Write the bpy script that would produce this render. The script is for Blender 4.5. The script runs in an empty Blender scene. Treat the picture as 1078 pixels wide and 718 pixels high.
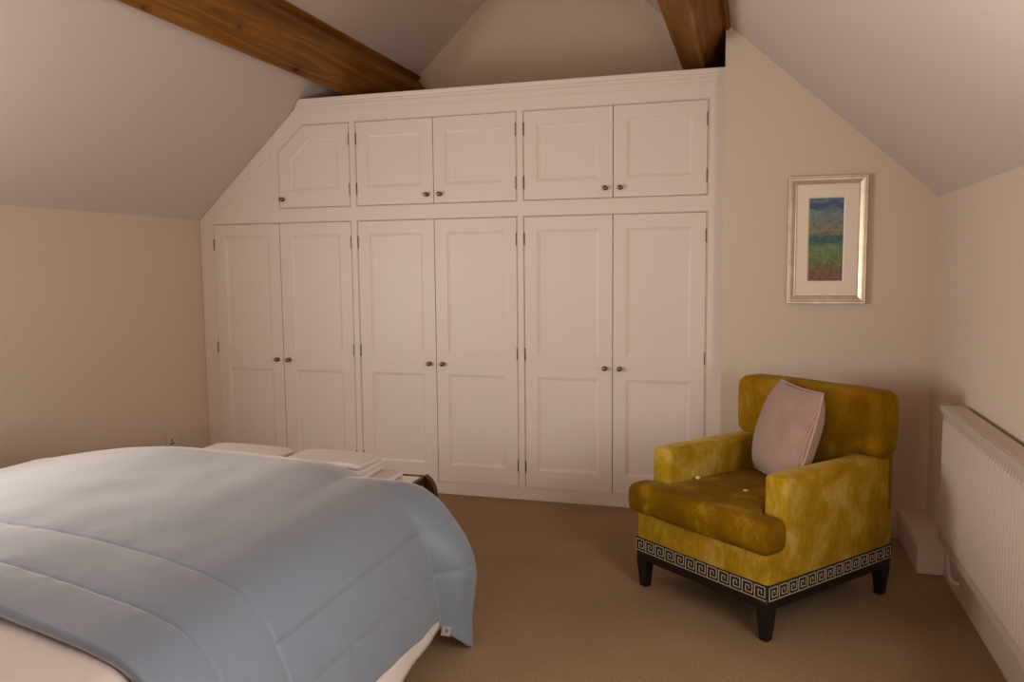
import bpy, bmesh, math, random
from mathutils import Vector, Matrix, noise

scene = bpy.context.scene
C = scene.collection
random.seed(4)

# ------------------------------------------------------------------ camera
F_PX = 854.86
YAW, PITCH, ROLL = -0.289821, -0.0920590, -0.0087772
cam_d = bpy.data.cameras.new('camera')
cam_d.sensor_fit = 'HORIZONTAL'
cam_d.sensor_width = 36.0
cam_d.lens = F_PX / 1078 * 36.0
cam_d.clip_start = 0.02
cam = bpy.data.objects.new('camera', cam_d)
C.objects.link(cam)
fwd = Vector((math.sin(YAW) * math.cos(PITCH), math.cos(YAW) * math.cos(PITCH), math.sin(PITCH)))
r0 = Vector((math.cos(YAW), -math.sin(YAW), 0))
u0 = r0.cross(fwd)
rr = r0 * math.cos(ROLL) + u0 * math.sin(ROLL)
uu = -r0 * math.sin(ROLL) + u0 * math.cos(ROLL)
cam.matrix_world = Matrix(((rr.x, uu.x, -fwd.x, 0), (rr.y, uu.y, -fwd.y, 0), (rr.z, uu.z, -fwd.z, 1.45), (0, 0, 0, 1)))
scene.camera = cam

# ------------------------------------------------------------------ light and exposure
scene.view_settings.view_transform = 'Standard'
scene.view_settings.look = 'None'
scene.view_settings.gamma = 1.0
scene.view_settings.use_curve_mapping = False
scene.view_settings.exposure = 0.0
scene.cycles.use_denoising = True
scene.cycles.max_bounces = 10
scene.cycles.diffuse_bounces = 7
scene.cycles.sample_clamp_indirect = 4.0
scene.cycles.caustics_reflective = False
scene.cycles.caustics_refractive = False

world = bpy.data.worlds.new('daylight')
scene.world = world
world.use_nodes = True
wn = world.node_tree.nodes['Background']
wn.inputs[0].default_value = (0.75, 0.85, 1.0, 1)
wn.inputs[1].default_value = 0.8

# window openings: (y0, y1, z0, z1) in the side walls
WIN_R = (0.55, 2.05, 0.80, 1.62)
WIN_L = (0.75, 1.95, 0.78, 1.62)
WIN_B = (-2.30, -0.90, 0.90, 2.00)     # (x0, x1, z0, z1) in the rear gable, added to brighten the far gable
P_R, P_L, P_B = 42.0, 73.0, 32.0
DAY_R, DAY_L, FILL_B = (1.0, 0.95, 0.88), (0.97, 0.96, 0.98), (1.0, 0.92, 0.82)


def area(name, loc, rot, sx, sy, power, col):
    l = bpy.data.lights.new(name, 'AREA')
    l.shape = 'RECTANGLE'
    l.size, l.size_y = sx, sy
    l.energy = power
    l.color = col
    o = bpy.data.objects.new(name, l)
    o.location = loc
    o.rotation_euler = rot
    C.objects.link(o)
    return o


XL, XR, ZK = -3.64, 0.885, 1.78          # knee walls
TL, TR = 0.917, 0.90                     # roof slopes
YW, YP, YG, YB = 4.76, 4.598, 5.80, -2.3  # wardrobe face, wall beside it, gable, rear wall
area('daylight_right', (XR - 0.01, (WIN_R[0] + WIN_R[1]) / 2, (WIN_R[2] + WIN_R[3]) / 2), (0, math.pi / 2, 0),
     WIN_R[3] - WIN_R[2], WIN_R[1] - WIN_R[0], P_R, DAY_R)
area('daylight_left', (XL + 0.01, (WIN_L[0] + WIN_L[1]) / 2, (WIN_L[2] + WIN_L[3]) / 2), (0, -math.pi / 2, 0),
     WIN_L[3] - WIN_L[2], WIN_L[1] - WIN_L[0], P_L, DAY_L)
area('daylight_rear', ((WIN_B[0] + WIN_B[1]) / 2, YB + 0.01, (WIN_B[2] + WIN_B[3]) / 2), (math.pi / 2, 0, 0),
     WIN_B[1] - WIN_B[0], WIN_B[3] - WIN_B[2], P_B, FILL_B)  # unseen fill lamp added to brighten the gable behind the wardrobe


# ------------------------------------------------------------------ materials
def srgb(r, g, b):
    f = lambda c: (c / 255 / 12.92) if c / 255 <= 0.04045 else ((c / 255 + 0.055) / 1.055) ** 2.4
    return (f(r), f(g), f(b), 1)


def new_mat(name):
    m = bpy.data.materials.new(name)
    m.use_nodes = True
    nt = m.node_tree
    return m, nt, nt.nodes['Principled BSDF']


def plain(name, col, rough=0.6, metal=0.0, bump=0.0, bscale=60, var=0.0, vscale=4, spec=0.5):
    m, nt, b = new_mat(name)
    b.inputs['Base Color'].default_value = col
    b.inputs['Roughness'].default_value = rough
    b.inputs['Metallic'].default_value = metal
    b.inputs['Specular IOR Level'].default_value = spec
    tc = nt.nodes.new('ShaderNodeTexCoord')
    if var:
        n = nt.nodes.new('ShaderNodeTexNoise')
        n.inputs['Scale'].default_value = vscale
        n.inputs['Detail'].default_value = 5
        nt.links.new(tc.outputs['Object'], n.inputs['Vector'])
        r = nt.nodes.new('ShaderNodeValToRGB')
        r.color_ramp.elements[0].position = 0.3
        r.color_ramp.elements[1].position = 0.7
        r.color_ramp.elements[0].color = tuple(c * (1 - var) for c in col[:3]) + (1,)
        r.color_ramp.elements[1].color = tuple(min(1, c * (1 + var)) for c in col[:3]) + (1,)
        nt.links.new(n.outputs[0], r.inputs[0])
        nt.links.new(r.outputs[0], b.inputs['Base Color'])
    if bump:
        n = nt.nodes.new('ShaderNodeTexNoise')
        n.inputs['Scale'].default_value = bscale
        n.inputs['Detail'].default_value = 3
        nt.links.new(tc.outputs['Object'], n.inputs['Vector'])
        bp = nt.nodes.new('ShaderNodeBump')
        bp.inputs['Strength'].default_value = bump
        bp.inputs['Distance'].default_value = 0.004
        nt.links.new(n.outputs[0], bp.inputs['Height'])
        nt.links.new(bp.outputs[0], b.inputs['Normal'])
    return m


M = {}
M['wall'] = plain('cream wall paint', (0.67, 0.545, 0.42, 1), 0.85, bump=0.15, bscale=35, spec=0.2)
M['ceiling'] = plain('white ceiling paint', (0.65, 0.545, 0.485, 1), 0.85, bump=0.15, bscale=35, spec=0.2)
M['joinery'] = plain('off-white eggshell', (0.76, 0.655, 0.575, 1), 0.42, bump=0.08, bscale=20, spec=0.4)
M['skirting'] = plain('white gloss skirting', (0.62, 0.50, 0.41, 1), 0.4, spec=0.4)
M['radiator'] = plain('white enamel', (0.54, 0.44, 0.365, 1), 0.32, spec=0.5)
M['dark'] = plain('dark interior', (0.05, 0.04, 0.03, 1), 0.9)
M['brass'] = plain('antique brass', (0.26, 0.17, 0.07, 1), 0.32, metal=1.0)
M['hinge'] = plain('bronzed hinge', (0.16, 0.095, 0.05, 1), 0.45, metal=0.8)
M['black_wood'] = plain('black lacquered wood', (0.008, 0.006, 0.005, 1), 0.35)
M['braid_black'] = plain('black braid', (0.012, 0.009, 0.007, 1), 0.9)
M['braid_cream'] = plain('cream braid', (0.50, 0.40, 0.26, 1), 0.85)
M['button'] = plain('gold button', (0.72, 0.55, 0.16, 1), 0.5)
M['white_cotton'] = plain('white cotton', (0.61, 0.53, 0.49, 1), 0.85, bump=0.3, bscale=140)
M['towel'] = plain('white towelling', (0.72, 0.64, 0.585, 1), 0.95, bump=0.8, bscale=260)
M['mattress'] = plain('ticking', (0.7, 0.67, 0.62, 1), 0.9)
M['divan'] = plain('divan fabric', (0.35, 0.30, 0.25, 1), 0.9)
M['plate'] = plain('white socket plate', (0.66, 0.56, 0.47, 1), 0.35)
M['mat_board'] = plain('cream mount board', (0.88, 0.74, 0.59, 1), 0.8)
M['mat_edge'] = plain('white bevel', (0.9, 0.87, 0.8, 1), 0.7)
M['label'] = plain('white care label', (0.72, 0.66, 0.62, 1), 0.8)
M['label_mark'] = plain('label print', (0.25, 0.2, 0.2, 1), 0.8)
M['table_top'] = plain('cream glazed top', (0.74, 0.68, 0.53, 1), 0.12)
M['olive'] = plain('olive lining', (0.20, 0.17, 0.12, 1), 0.6)


def wood(name, c0, c1, c2, axis='Y', scale=1.0, rough=0.55, knots=()):
    m, nt, b = new_mat(name)
    N, L = nt.nodes, nt.links
    tc = N.new('ShaderNodeTexCoord')
    mp = N.new('ShaderNodeMapping')
    s = {'X': (0.6, 9, 9), 'Y': (9, 0.6, 9), 'Z': (9, 9, 0.6)}[axis]
    mp.inputs['Scale'].default_value = tuple(v * scale for v in s)
    L.new(tc.outputs['Object'], mp.inputs['Vector'])
    n = N.new('ShaderNodeTexNoise')
    n.inputs['Scale'].default_value = 1.6
    n.inputs['Detail'].default_value = 8
    n.inputs['Roughness'].default_value = 0.62
    n.inputs['Distortion'].default_value = 1.4
    L.new(mp.outputs[0], n.inputs['Vector'])
    r = N.new('ShaderNodeValToRGB')
    e = r.color_ramp.elements
    e[0].position, e[0].color = 0.30, c0
    e[1].position, e[1].color = 0.72, c2
    k = e.new(0.5)
    k.color = c1
    L.new(n.outputs[0], r.inputs[0])
    # knots and shakes
    mp2 = N.new('ShaderNodeMapping')
    mp2.inputs['Scale'].default_value = {'X': (0.9, 3, 3), 'Y': (3, 0.9, 3), 'Z': (3, 3, 0.9)}[axis]
    L.new(tc.outputs['Object'], mp2.inputs['Vector'])
    v = N.new('ShaderNodeTexVoronoi')
    v.inputs['Scale'].default_value = 0.9
    L.new(mp2.outputs[0], v.inputs['Vector'])
    rk = N.new('ShaderNodeValToRGB')
    rk.color_ramp.elements[0].position = 0.03
    rk.color_ramp.elements[0].color = (0.25, 0.22, 0.2, 1)
    rk.color_ramp.elements[1].position = 0.16
    rk.color_ramp.elements[1].color = (1, 1, 1, 1)
    L.new(v.outputs['Distance'], rk.inputs[0])
    mx = N.new('ShaderNodeMix')
    mx.data_type = 'RGBA'
    mx.blend_type = 'MULTIPLY'
    mx.inputs[0].default_value = 1.0
    L.new(r.outputs[0], mx.inputs[6])
    L.new(rk.outputs[0], mx.inputs[7])
    col = mx.outputs[2]
    for kx, ky, kz, kr in knots:
        mk = N.new('ShaderNodeMapping')
        mk.inputs['Location'].default_value = (-kx / kr, -ky / kr * 0.6, -kz / kr)
        mk.inputs['Scale'].default_value = (1 / kr, 0.6 / kr, 1 / kr)
        L.new(tc.outputs['Object'], mk.inputs['Vector'])
        ln = N.new('ShaderNodeVectorMath')
        ln.operation = 'LENGTH'
        L.new(mk.outputs[0], ln.inputs[0])
        rp = N.new('ShaderNodeValToRGB')
        e = rp.color_ramp.elements
        e[0].position, e[0].color = 0.0, (0.12, 0.10, 0.09, 1)
        e[1].position, e[1].color = 1.0, (1, 1, 1, 1)
        for p_, v_ in ((0.16, 0.22), (0.26, 0.75), (0.42, 0.62), (0.55, 0.95), (0.68, 0.70), (0.80, 1.0), (0.9, 0.86)):
            k_ = e.new(p_)
            k_.color = (v_, v_, v_, 1)
        L.new(ln.outputs['Value'], rp.inputs[0])
        m2 = N.new('ShaderNodeMix')
        m2.data_type = 'RGBA'
        m2.blend_type = 'MULTIPLY'
        m2.inputs[0].default_value = 0.9
        L.new(col, m2.inputs[6])
        L.new(rp.outputs[0], m2.inputs[7])
        col = m2.outputs[2]
    L.new(col, b.inputs['Base Color'])
    b.inputs['Roughness'].default_value = rough
    b.inputs['Specular IOR Level'].default_value = 0.15
    bp = N.new('ShaderNodeBump')
    bp.inputs['Strength'].default_value = 0.25
    bp.inputs['Distance'].default_value = 0.01
    L.new(n.outputs[0], bp.inputs['Height'])
    L.new(bp.outputs[0], b.inputs['Normal'])
    return m


M['oak'] = wood('aged oak', (0.13, 0.045, 0.005, 1), (0.225, 0.085, 0.010, 1), (0.35, 0.155, 0.030, 1),
                knots=[(0.150, 2.17, -0.113, 0.085), (0.14, 0.98, -0.122, 0.035), (0.089, 2.40, -0.168, 0.03), (0.215, 1.55, -0.055, 0.03)])
M['mahogany'] = wood('mahogany', (0.035, 0.012, 0.006, 1), (0.06, 0.02, 0.009, 1), (0.09, 0.032, 0.014, 1), 'Z', 2.0, 0.3)


def carpet_mat():
    m, nt, b = new_mat('tan loop carpet')
    N, L = nt.nodes, nt.links
    tc = N.new('ShaderNodeTexCoord')
    n = N.new('ShaderNodeTexNoise')
    n.inputs['Scale'].default_value = 170
    n.inputs['Detail'].default_value = 2
    L.new(tc.outputs['Object'], n.inputs['Vector'])
    n2 = N.new('ShaderNodeTexNoise')
    n2.inputs['Scale'].default_value = 2.2
    n2.inputs['Detail'].default_value = 4
    L.new(tc.outputs['Object'], n2.inputs['Vector'])
    r = N.new('ShaderNodeValToRGB')
    r.color_ramp.elements[0].position = 0.25
    r.color_ramp.elements[0].color = (0.21, 0.135, 0.072, 1)
    r.color_ramp.elements[1].position = 0.75
    r.color_ramp.elements[1].color = (0.40, 0.275, 0.16, 1)
    L.new(n.outputs[0], r.inputs[0])
    mx = N.new('ShaderNodeMix')
    mx.data_type = 'RGBA'
    mx.blend_type = 'OVERLAY'
    mx.inputs[0].default_value = 0.18
    L.new(r.outputs[0], mx.inputs[6])
    L.new(n2.outputs[0], mx.inputs[7])
    L.new(mx.outputs[2], b.inputs['Base Color'])
    b.inputs['Roughness'].default_value = 1.0
    b.inputs['Specular IOR Level'].default_value = 0.05
    bp = N.new('ShaderNodeBump')
    bp.inputs['Strength'].default_value = 0.6
    bp.inputs['Distance'].default_value = 0.006
    L.new(n.outputs[0], bp.inputs['Height'])
    L.new(bp.outputs[0], b.inputs['Normal'])
    return m


M['carpet'] = carpet_mat()


def velvet_mat(name, c0, c1, c2, sheen):
    m, nt, b = new_mat(name)
    N, L = nt.nodes, nt.links
    tc = N.new('ShaderNodeTexCoord')
    n = N.new('ShaderNodeTexNoise')
    n.inputs['Scale'].default_value = 5.5
    n.inputs['Detail'].default_value = 7
    n.inputs['Roughness'].default_value = 0.6
    n.inputs['Distortion'].default_value = 0.6
    L.new(tc.outputs['Object'], n.inputs['Vector'])
    mp = N.new('ShaderNodeMapping')
    mp.inputs['Scale'].default_value = (40, 40, 9)
    L.new(tc.outputs['Object'], mp.inputs['Vector'])
    n3 = N.new('ShaderNodeTexNoise')
    n3.inputs['Scale'].default_value = 3.0
    n3.inputs['Detail'].default_value = 4
    L.new(mp.outputs[0], n3.inputs['Vector'])
    ad = N.new('ShaderNodeMath')
    ad.operation = 'MULTIPLY_ADD'
    ad.inputs[1].default_value = 0.35
    L.new(n3.outputs[0], ad.inputs[0])
    L.new(n.outputs[0], ad.inputs[2])
    r = N.new('ShaderNodeValToRGB')
    e = r.color_ramp.elements
    e[0].position, e[0].color = 0.50, c0
    e[1].position, e[1].color = 0.86, c2
    k = e.new(0.68)
    k.color = c1
    L.new(ad.outputs[0], r.inputs[0])
    L.new(r.outputs[0], b.inputs['Base Color'])
    b.inputs['Roughness'].default_value = 0.75
    b.inputs['Specular IOR Level'].default_value = 0.04
    b.inputs['Sheen Weight'].default_value = sheen
    b.inputs['Sheen Roughness'].default_value = 0.35
    b.inputs['Sheen Tint'].default_value = (1.0, 0.80, 0.35, 1)
    bp = N.new('ShaderNodeBump')
    bp.inputs['Strength'].default_value = 0.2
    bp.inputs['Distance'].default_value = 0.004
    L.new(n3.outputs[0], bp.inputs['Height'])
    L.new(bp.outputs[0], b.inputs['Normal'])
    return m


M['velvet'] = velvet_mat('crushed gold velvet', (0.28, 0.152, 0.003, 1), (0.39, 0.235, 0.012, 1), (0.52, 0.35, 0.085, 1), 0.30)  # arms and base: paler nap sheen put into the colour
M['velvet_back_shaded'] = velvet_mat('gold velvet shaded for the back', (0.20, 0.095, 0.002, 1), (0.25, 0.125, 0.003, 1), (0.34, 0.19, 0.012, 1), 0.10)  # same velvet, its darker nap shading put into the colour
M['velvet_seat_shaded'] = velvet_mat('gold velvet shaded for the seat', (0.145, 0.066, 0.001, 1), (0.195, 0.098, 0.0015, 1), (0.36, 0.205, 0.018, 1), 0.05)  # same velvet again, deepest nap shading put into the colour


def corduroy_mat():
    m, nt, b = new_mat('pink ribbed corduroy')
    N, L = nt.nodes, nt.links
    tc = N.new('ShaderNodeTexCoord')
    w = N.new('ShaderNodeTexWave')
    w.wave_type = 'BANDS'
    w.bands_direction = 'X'
    w.inputs['Scale'].default_value = 52
    w.inputs['Distortion'].default_value = 0.6
    w.inputs['Detail'].default_value = 1
    L.new(tc.outputs['Object'], w.inputs['Vector'])
    r = N.new('ShaderNodeValToRGB')
    r.color_ramp.elements[0].color = (0.315, 0.185, 0.135, 1)
    r.color_ramp.elements[1].color = (0.425, 0.265, 0.20, 1)
    L.new(w.outputs[0], r.inputs[0])
    n = N.new('ShaderNodeTexNoise')
    n.inputs['Scale'].default_value = 9
    n.inputs['Detail'].default_value = 5
    L.new(tc.outputs['Object'], n.inputs['Vector'])
    mx = N.new('ShaderNodeMix')
    mx.data_type = 'RGBA'
    mx.blend_type = 'OVERLAY'
    mx.inputs[0].default_value = 0.25
    L.new(r.outputs[0], mx.inputs[6])
    L.new(n.outputs[0], mx.inputs[7])
    L.new(mx.outputs[2], b.inputs['Base Color'])
    b.inputs['Roughness'].default_value = 0.9
    b.inputs['Sheen Weight'].default_value = 0.25
    bp = N.new('ShaderNodeBump')
    bp.inputs['Strength'].default_value = 0.6
    bp.inputs['Distance'].default_value = 0.003
    L.new(w.outputs[0], bp.inputs['Height'])
    L.new(bp.outputs[0], b.inputs['Normal'])
    return m


M['corduroy'] = corduroy_mat()
M['piping'] = plain('pink piping', (0.46, 0.29, 0.25, 1), 0.85)


def satin_mat():
    m, nt, b = new_mat('pale blue satin cotton')
    N, L = nt.nodes, nt.links
    tc = N.new('ShaderNodeTexCoord')
    b.inputs['Base Color'].default_value = (0.175, 0.21, 0.265, 1)
    b.inputs['Roughness'].default_value = 0.55
    b.inputs['Specular IOR Level'].default_value = 0.45
    b.inputs['Sheen Weight'].default_value = 0.45
    b.inputs['Sheen Roughness'].default_value = 0.45
    b.inputs['Sheen Tint'].default_value = (1.0, 0.85, 0.68, 1)
    mp = N.new('ShaderNodeMapping')
    mp.inputs['Scale'].default_value = (6, 7, 6)
    L.new(tc.outputs['Object'], mp.inputs['Vector'])
    n = N.new('ShaderNodeTexNoise')
    n.inputs['Scale'].default_value = 1.6
    n.inputs['Detail'].default_value = 5
    n.inputs['Distortion'].default_value = 0.4
    L.new(mp.outputs[0], n.inputs['Vector'])
    bp = N.new('ShaderNodeBump')
    bp.inputs['Strength'].default_value = 0.14
    bp.inputs['Distance'].default_value = 0.012
    L.new(n.outputs[0], bp.inputs['Height'])
    L.new(bp.outputs[0], b.inputs['Normal'])
    return m


M['satin'] = satin_mat()


def gilt_mat():
    return plain('silver gilt', (0.72, 0.60, 0.44, 1), 0.36, metal=0.55, var=0.12, vscale=18)


M['gilt'] = gilt_mat()


def painting_mat(z0, z1):
    m, nt, b = new_mat('abstract bands of paint')
    N, L = nt.nodes, nt.links
    tc = N.new('ShaderNodeTexCoord')
    sp = N.new('ShaderNodeSeparateXYZ')
    L.new(tc.outputs['Object'], sp.inputs[0])
    mr = N.new('ShaderNodeMapRange')
    mr.inputs[1].default_value = z0
    mr.inputs[2].default_value = z1
    L.new(sp.outputs[2], mr.inputs[0])
    mp = N.new('ShaderNodeMapping')
    mp.inputs['Scale'].default_value = (9, 9, 30)
    L.new(tc.outputs['Object'], mp.inputs['Vector'])
    n = N.new('ShaderNodeTexNoise')
    n.inputs['Scale'].default_value = 1.2
    n.inputs['Detail'].default_value = 6
    L.new(mp.outputs[0], n.inputs['Vector'])
    ma = N.new('ShaderNodeMath')
    ma.operation = 'MULTIPLY_ADD'
    ma.inputs[1].default_value = 0.24
    L.new(n.outputs[0], ma.inputs[0])
    su = N.new('ShaderNodeMath')
    su.operation = 'SUBTRACT'
    su.inputs[1].default_value = 0.12
    L.new(mr.outputs[0], su.inputs[0])
    L.new(su.outputs[0], ma.inputs[2])
    r = N.new('ShaderNodeValToRGB')
    stops = [(0.0, (0.189, 0.087, 0.065)), (0.13, (0.246, 0.123, 0.080)), (0.20, (0.160, 0.167, 0.080)), (0.33, (0.174, 0.225, 0.080)),
             (0.43, (0.152, 0.225, 0.109)), (0.49, (0.043, 0.109, 0.109)), (0.55, (0.087, 0.145, 0.109)), (0.60, (0.290, 0.217, 0.094)),
             (0.66, (0.189, 0.203, 0.145)), (0.76, (0.174, 0.217, 0.189)), (0.84, (0.160, 0.217, 0.232)), (0.89, (0.043, 0.080, 0.203)),
             (0.95, (0.087, 0.167, 0.189)), (1.0, (0.131, 0.174, 0.217))]
    e = r.color_ramp.elements
    e[0].position, e[0].color = stops[0][0], stops[0][1] + (1,)
    e[1].position, e[1].color = stops[-1][0], stops[-1][1] + (1,)
    for p, c in stops[1:-1]:
        k = e.new(p)
        k.color = c + (1,)
    L.new(ma.outputs[0], r.inputs[0])
    n2 = N.new('ShaderNodeTexNoise')
    n2.inputs['Scale'].default_value = 75
    n2.inputs['Detail'].default_value = 3
    L.new(tc.outputs['Object'], n2.inputs['Vector'])
    mx = N.new('ShaderNodeMix')
    mx.data_type = 'RGBA'
    mx.blend_type = 'OVERLAY'
    mx.inputs[0].default_value = 0.8
    L.new(r.outputs[0], mx.inputs[6])
    L.new(n2.outputs[0], mx.inputs[7])
    L.new(mx.outputs[2], b.inputs['Base Color'])
    b.inputs['Roughness'].default_value = 0.6
    return m


def glass_mat():
    m, nt, b = new_mat('window glass')
    N, L = nt.nodes, nt.links
    nt.nodes.remove(b)
    t = N.new('ShaderNodeBsdfTransparent')
    g = N.new('ShaderNodeBsdfGlossy')
    g.inputs['Roughness'].default_value = 0.0
    fr = N.new('ShaderNodeFresnel')
    mx = N.new('ShaderNodeMixShader')
    L.new(fr.outputs[0], mx.inputs[0])
    L.new(t.outputs[0], mx.inputs[1])
    L.new(g.outputs[0], mx.inputs[2])
    L.new(mx.outputs[0], N['Material Output'].inputs[0])
    return m


M['glass'] = glass_mat()


# ------------------------------------------------------------------ helpers
def obj(name, bm, mat, parent=None, smooth=False, auto=None):
    bmesh.ops.recalc_face_normals(bm, faces=bm.faces[:])
    me = bpy.data.meshes.new(name)
    bm.to_mesh(me)
    bm.free()
    mats = mat if isinstance(mat, (list, tuple)) else [mat]
    for k in mats:
        me.materials.append(k)
    if smooth:
        for p in me.polygons:
            p.use_smooth = True
    if auto is not None:
        for p in me.polygons:
            p.use_smooth = True
        me.set_sharp_from_angle(angle=math.radians(auto))
    o = bpy.data.objects.new(name, me)
    C.objects.link(o)
    if parent:
        o.parent = parent
    return o


def bevel(o, w=0.003, seg=2):
    b = o.modifiers.new('bevel', 'BEVEL')
    b.width = w
    b.segments = seg
    b.limit_method = 'ANGLE'
    b.angle_limit = math.radians(40)
    return o


def empty(name, loc=(0, 0, 0), rotz=0):
    o = bpy.data.objects.new(name, None)
    o.location = loc
    o.rotation_euler = (0, 0, rotz)
    o.empty_display_size = 0.1
    C.objects.link(o)
    return o


def tag(o, label, cat, group=None):
    o['label'] = label
    o['category'] = cat
    o['kind'] = 'thing'
    if group:
        o['group'] = group
    return o


def struct(o, label):
    o['kind'] = 'structure'
    o['label'] = label
    o['category'] = o.name.split('_')[0]
    return o


def box(bm, x0, x1, y0, y1, z0, z1, mi=0):
    v = [bm.verts.new(p) for p in ((x0, y0, z0), (x1, y0, z0), (x1, y1, z0), (x0, y1, z0),
                                   (x0, y0, z1), (x1, y0, z1), (x1, y1, z1), (x0, y1, z1))]
    for f in ((0, 3, 2, 1), (4, 5, 6, 7), (0, 1, 5, 4), (1, 2, 6, 5), (2, 3, 7, 6), (3, 0, 4, 7)):
        bm.faces.new([v[i] for i in f]).material_index = mi
    return v


def prism(bm, poly, axis, a, b, mi=0):
    """extrude a 2-D polygon along an axis; poly is (x,z) for Y, (y,z) for X, (x,y) for Z"""
    def P(p, t):
        return {'Y': (p[0], t, p[1]), 'X': (t, p[0], p[1]), 'Z': (p[0], p[1], t)}[axis]
    A = [bm.verts.new(P(p, a)) for p in poly]
    B = [bm.verts.new(P(p, b)) for p in poly]
    n = len(poly)
    bm.faces.new(A).material_index = mi
    bm.faces.new(B[::-1]).material_index = mi
    for i in range(n):
        bm.faces.new((A[i], B[i], B[(i + 1) % n], A[(i + 1) % n])).material_index = mi


def lathe(bm, prof, origin, ax=(0, -1, 0), n=16):
    """prof: list of (r, t) along axis ax from origin"""
    ax = Vector(ax).normalized()
    s = ax.orthogonal().normalized()
    t = ax.cross(s)
    rings = []
    for r, h in prof:
        rings.append([bm.verts.new(Vector(origin) + ax * h + (s * math.cos(2 * math.pi * k / n) + t * math.sin(2 * math.pi * k / n)) * r)
                      for k in range(n)])
    for a, b in zip(rings, rings[1:]):
        for k in range(n):
            bm.faces.new((a[k], a[(k + 1) % n], b[(k + 1) % n], b[k]))
    bm.faces.new(rings[0])
    bm.faces.new(rings[-1][::-1])


def tube(bm, pts, r, n=10):
    pts = [Vector(p) for p in pts]
    rings = []
    prev = None
    for i, p in enumerate(pts):
        d = (pts[min(i + 1, len(pts) - 1)] - pts[max(i - 1, 0)]).normalized()
        s = d.orthogonal().normalized() if prev is None else (prev - d * prev.dot(d)).normalized()
        prev = s
        t = d.cross(s)
        rr_ = r(i / (len(pts) - 1)) if callable(r) else r
        rings.append([bm.verts.new(p + (s * math.cos(2 * math.pi * k / n) + t * math.sin(2 * math.pi * k / n)) * rr_) for k in range(n)])
    for a, b in zip(rings, rings[1:]):
        for k in range(n):
            bm.faces.new((a[k], a[(k + 1) % n], b[(k + 1) % n], b[k]))
    bm.faces.new(rings[0][::-1])
    bm.faces.new(rings[-1])


def spline(cp, k=8):
    out = []
    cp = [Vector(c) for c in cp]
    for i in range(len(cp) - 1):
        p0, p1, p2, p3 = cp[max(i - 1, 0)], cp[i], cp[i + 1], cp[min(i + 2, len(cp) - 1)]
        for j in range(k):
            t = j / k
            out.append(0.5 * ((2 * p1) + (p2 - p0) * t + (2 * p0 - 5 * p1 + 4 * p2 - p3) * t * t + (3 * p1 - p0 - 3 * p2 + p3) * t ** 3))
    out.append(cp[-1])
    return out


def softbox(bm, x0, x1, y0, y1, z0, z1, r, n=10, ns=4, puff=(0, 0, 0), wob=0.0, seed=0.0):
    """upholstered block: rounded edges, faces puffed outward"""
    lo, hi = Vector((x0, y0, z0)), Vector((x1, y1, z1))

    def samples(a, b):
        rr2 = min(r, (b - a) / 2 - 1e-4)
        s = [a + rr2 * (1 - math.cos(math.pi / 2 * k / ns)) for k in range(ns)]
        s += [a + rr2 + (b - a - 2 * rr2) * k / n for k in range(n + 1)]
        s += [b - rr2 * (1 - math.cos(math.pi / 2 * k / ns)) for k in range(ns - 1, -1, -1)]
        return s
    S = [samples(lo[i], hi[i]) for i in range(3)]
    new = []
    for ax in range(3):
        u, v = [(1, 2), (2, 0), (0, 1)][ax]
        for side in (0, 1):
            g = []
            for a in S[u]:
                row = []
                for b in S[v]:
                    p = [0, 0, 0]
                    p[u], p[v], p[ax] = a, b, (lo, hi)[side][ax]
                    vv = bm.verts.new(p)
                    row.append(vv)
                    new.append(vv)
                g.append(row)
            for i in range(len(g) - 1):
                for j in range(len(g[0]) - 1):
                    q = (g[i][j], g[i + 1][j], g[i + 1][j + 1], g[i][j + 1])
                    bm.faces.new(q if side else q[::-1])
    bmesh.ops.remove_doubles(bm, verts=new, dist=1e-5)
    new = [v for v in new if v.is_valid]
    cen, half = (lo + hi) / 2, (hi - lo) / 2
    for v in new:
        p = v.co.copy()
        q = Vector([min(max(p[i], lo[i] + min(r, half[i])), hi[i] - min(r, half[i])) for i in range(3)])
        d = p - q
        if d.length > 1e-7:
            p = q + d.normalized() * r
        t = [(p[i] - cen[i]) / half[i] for i in range(3)]
        for i in range(3):
            j, k = (i + 1) % 3, (i + 2) % 3
            p[i] += puff[i] * t[i] * max(0, 1 - t[j] ** 2) * max(0, 1 - t[k] ** 2)
        if wob:
            w = noise.noise_vector(p * 5 + Vector((seed, seed * 2, 0)))
            p += w * wob
        v.co = p
    return new


def remesh(o, voxel=0.012, it=6):
    m = o.modifiers.new('fuse', 'REMESH')
    m.mode = 'VOXEL'
    m.voxel_size = voxel
    m.use_smooth_shade = True
    s = o.modifiers.new('soften', 'SMOOTH')
    s.factor = 0.5
    s.iterations = it
    return o


# ------------------------------------------------------------------ the room
RX = ((ZK + TR * XR) - (ZK - TL * XL)) / (TL + TR)
RZ = ZK + TL * (RX - XL)
T = 0.14

bm = bmesh.new()
box(bm, XL - T, XR + T, YB - T, YG + T, -0.08, 0)
struct(obj('floor', bm, M['carpet']), 'tan loop pile carpet covering the whole bedroom floor')


def wall_with_window(name, axis, pos, out, a0, a1, z0, z1, win, label):
    """a side wall made of four blocks around its window"""
    bm = bmesh.new()
    p0, p1 = sorted((pos, pos + out * T))
    def blk(u0, u1, w0, w1):
        if axis == 'X':
            box(bm, p0, p1, u0, u1, w0, w1)
        else:
            box(bm, u0, u1, p0, p1, w0, w1)
    blk(a0, win[0], z0, z1)
    blk(win[1], a1, z0, z1)
    blk(win[0], win[1], z0, win[2])
    blk(win[0], win[1], win[3], z1)
    return struct(obj(name, bm, M['wall']), label)


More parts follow.
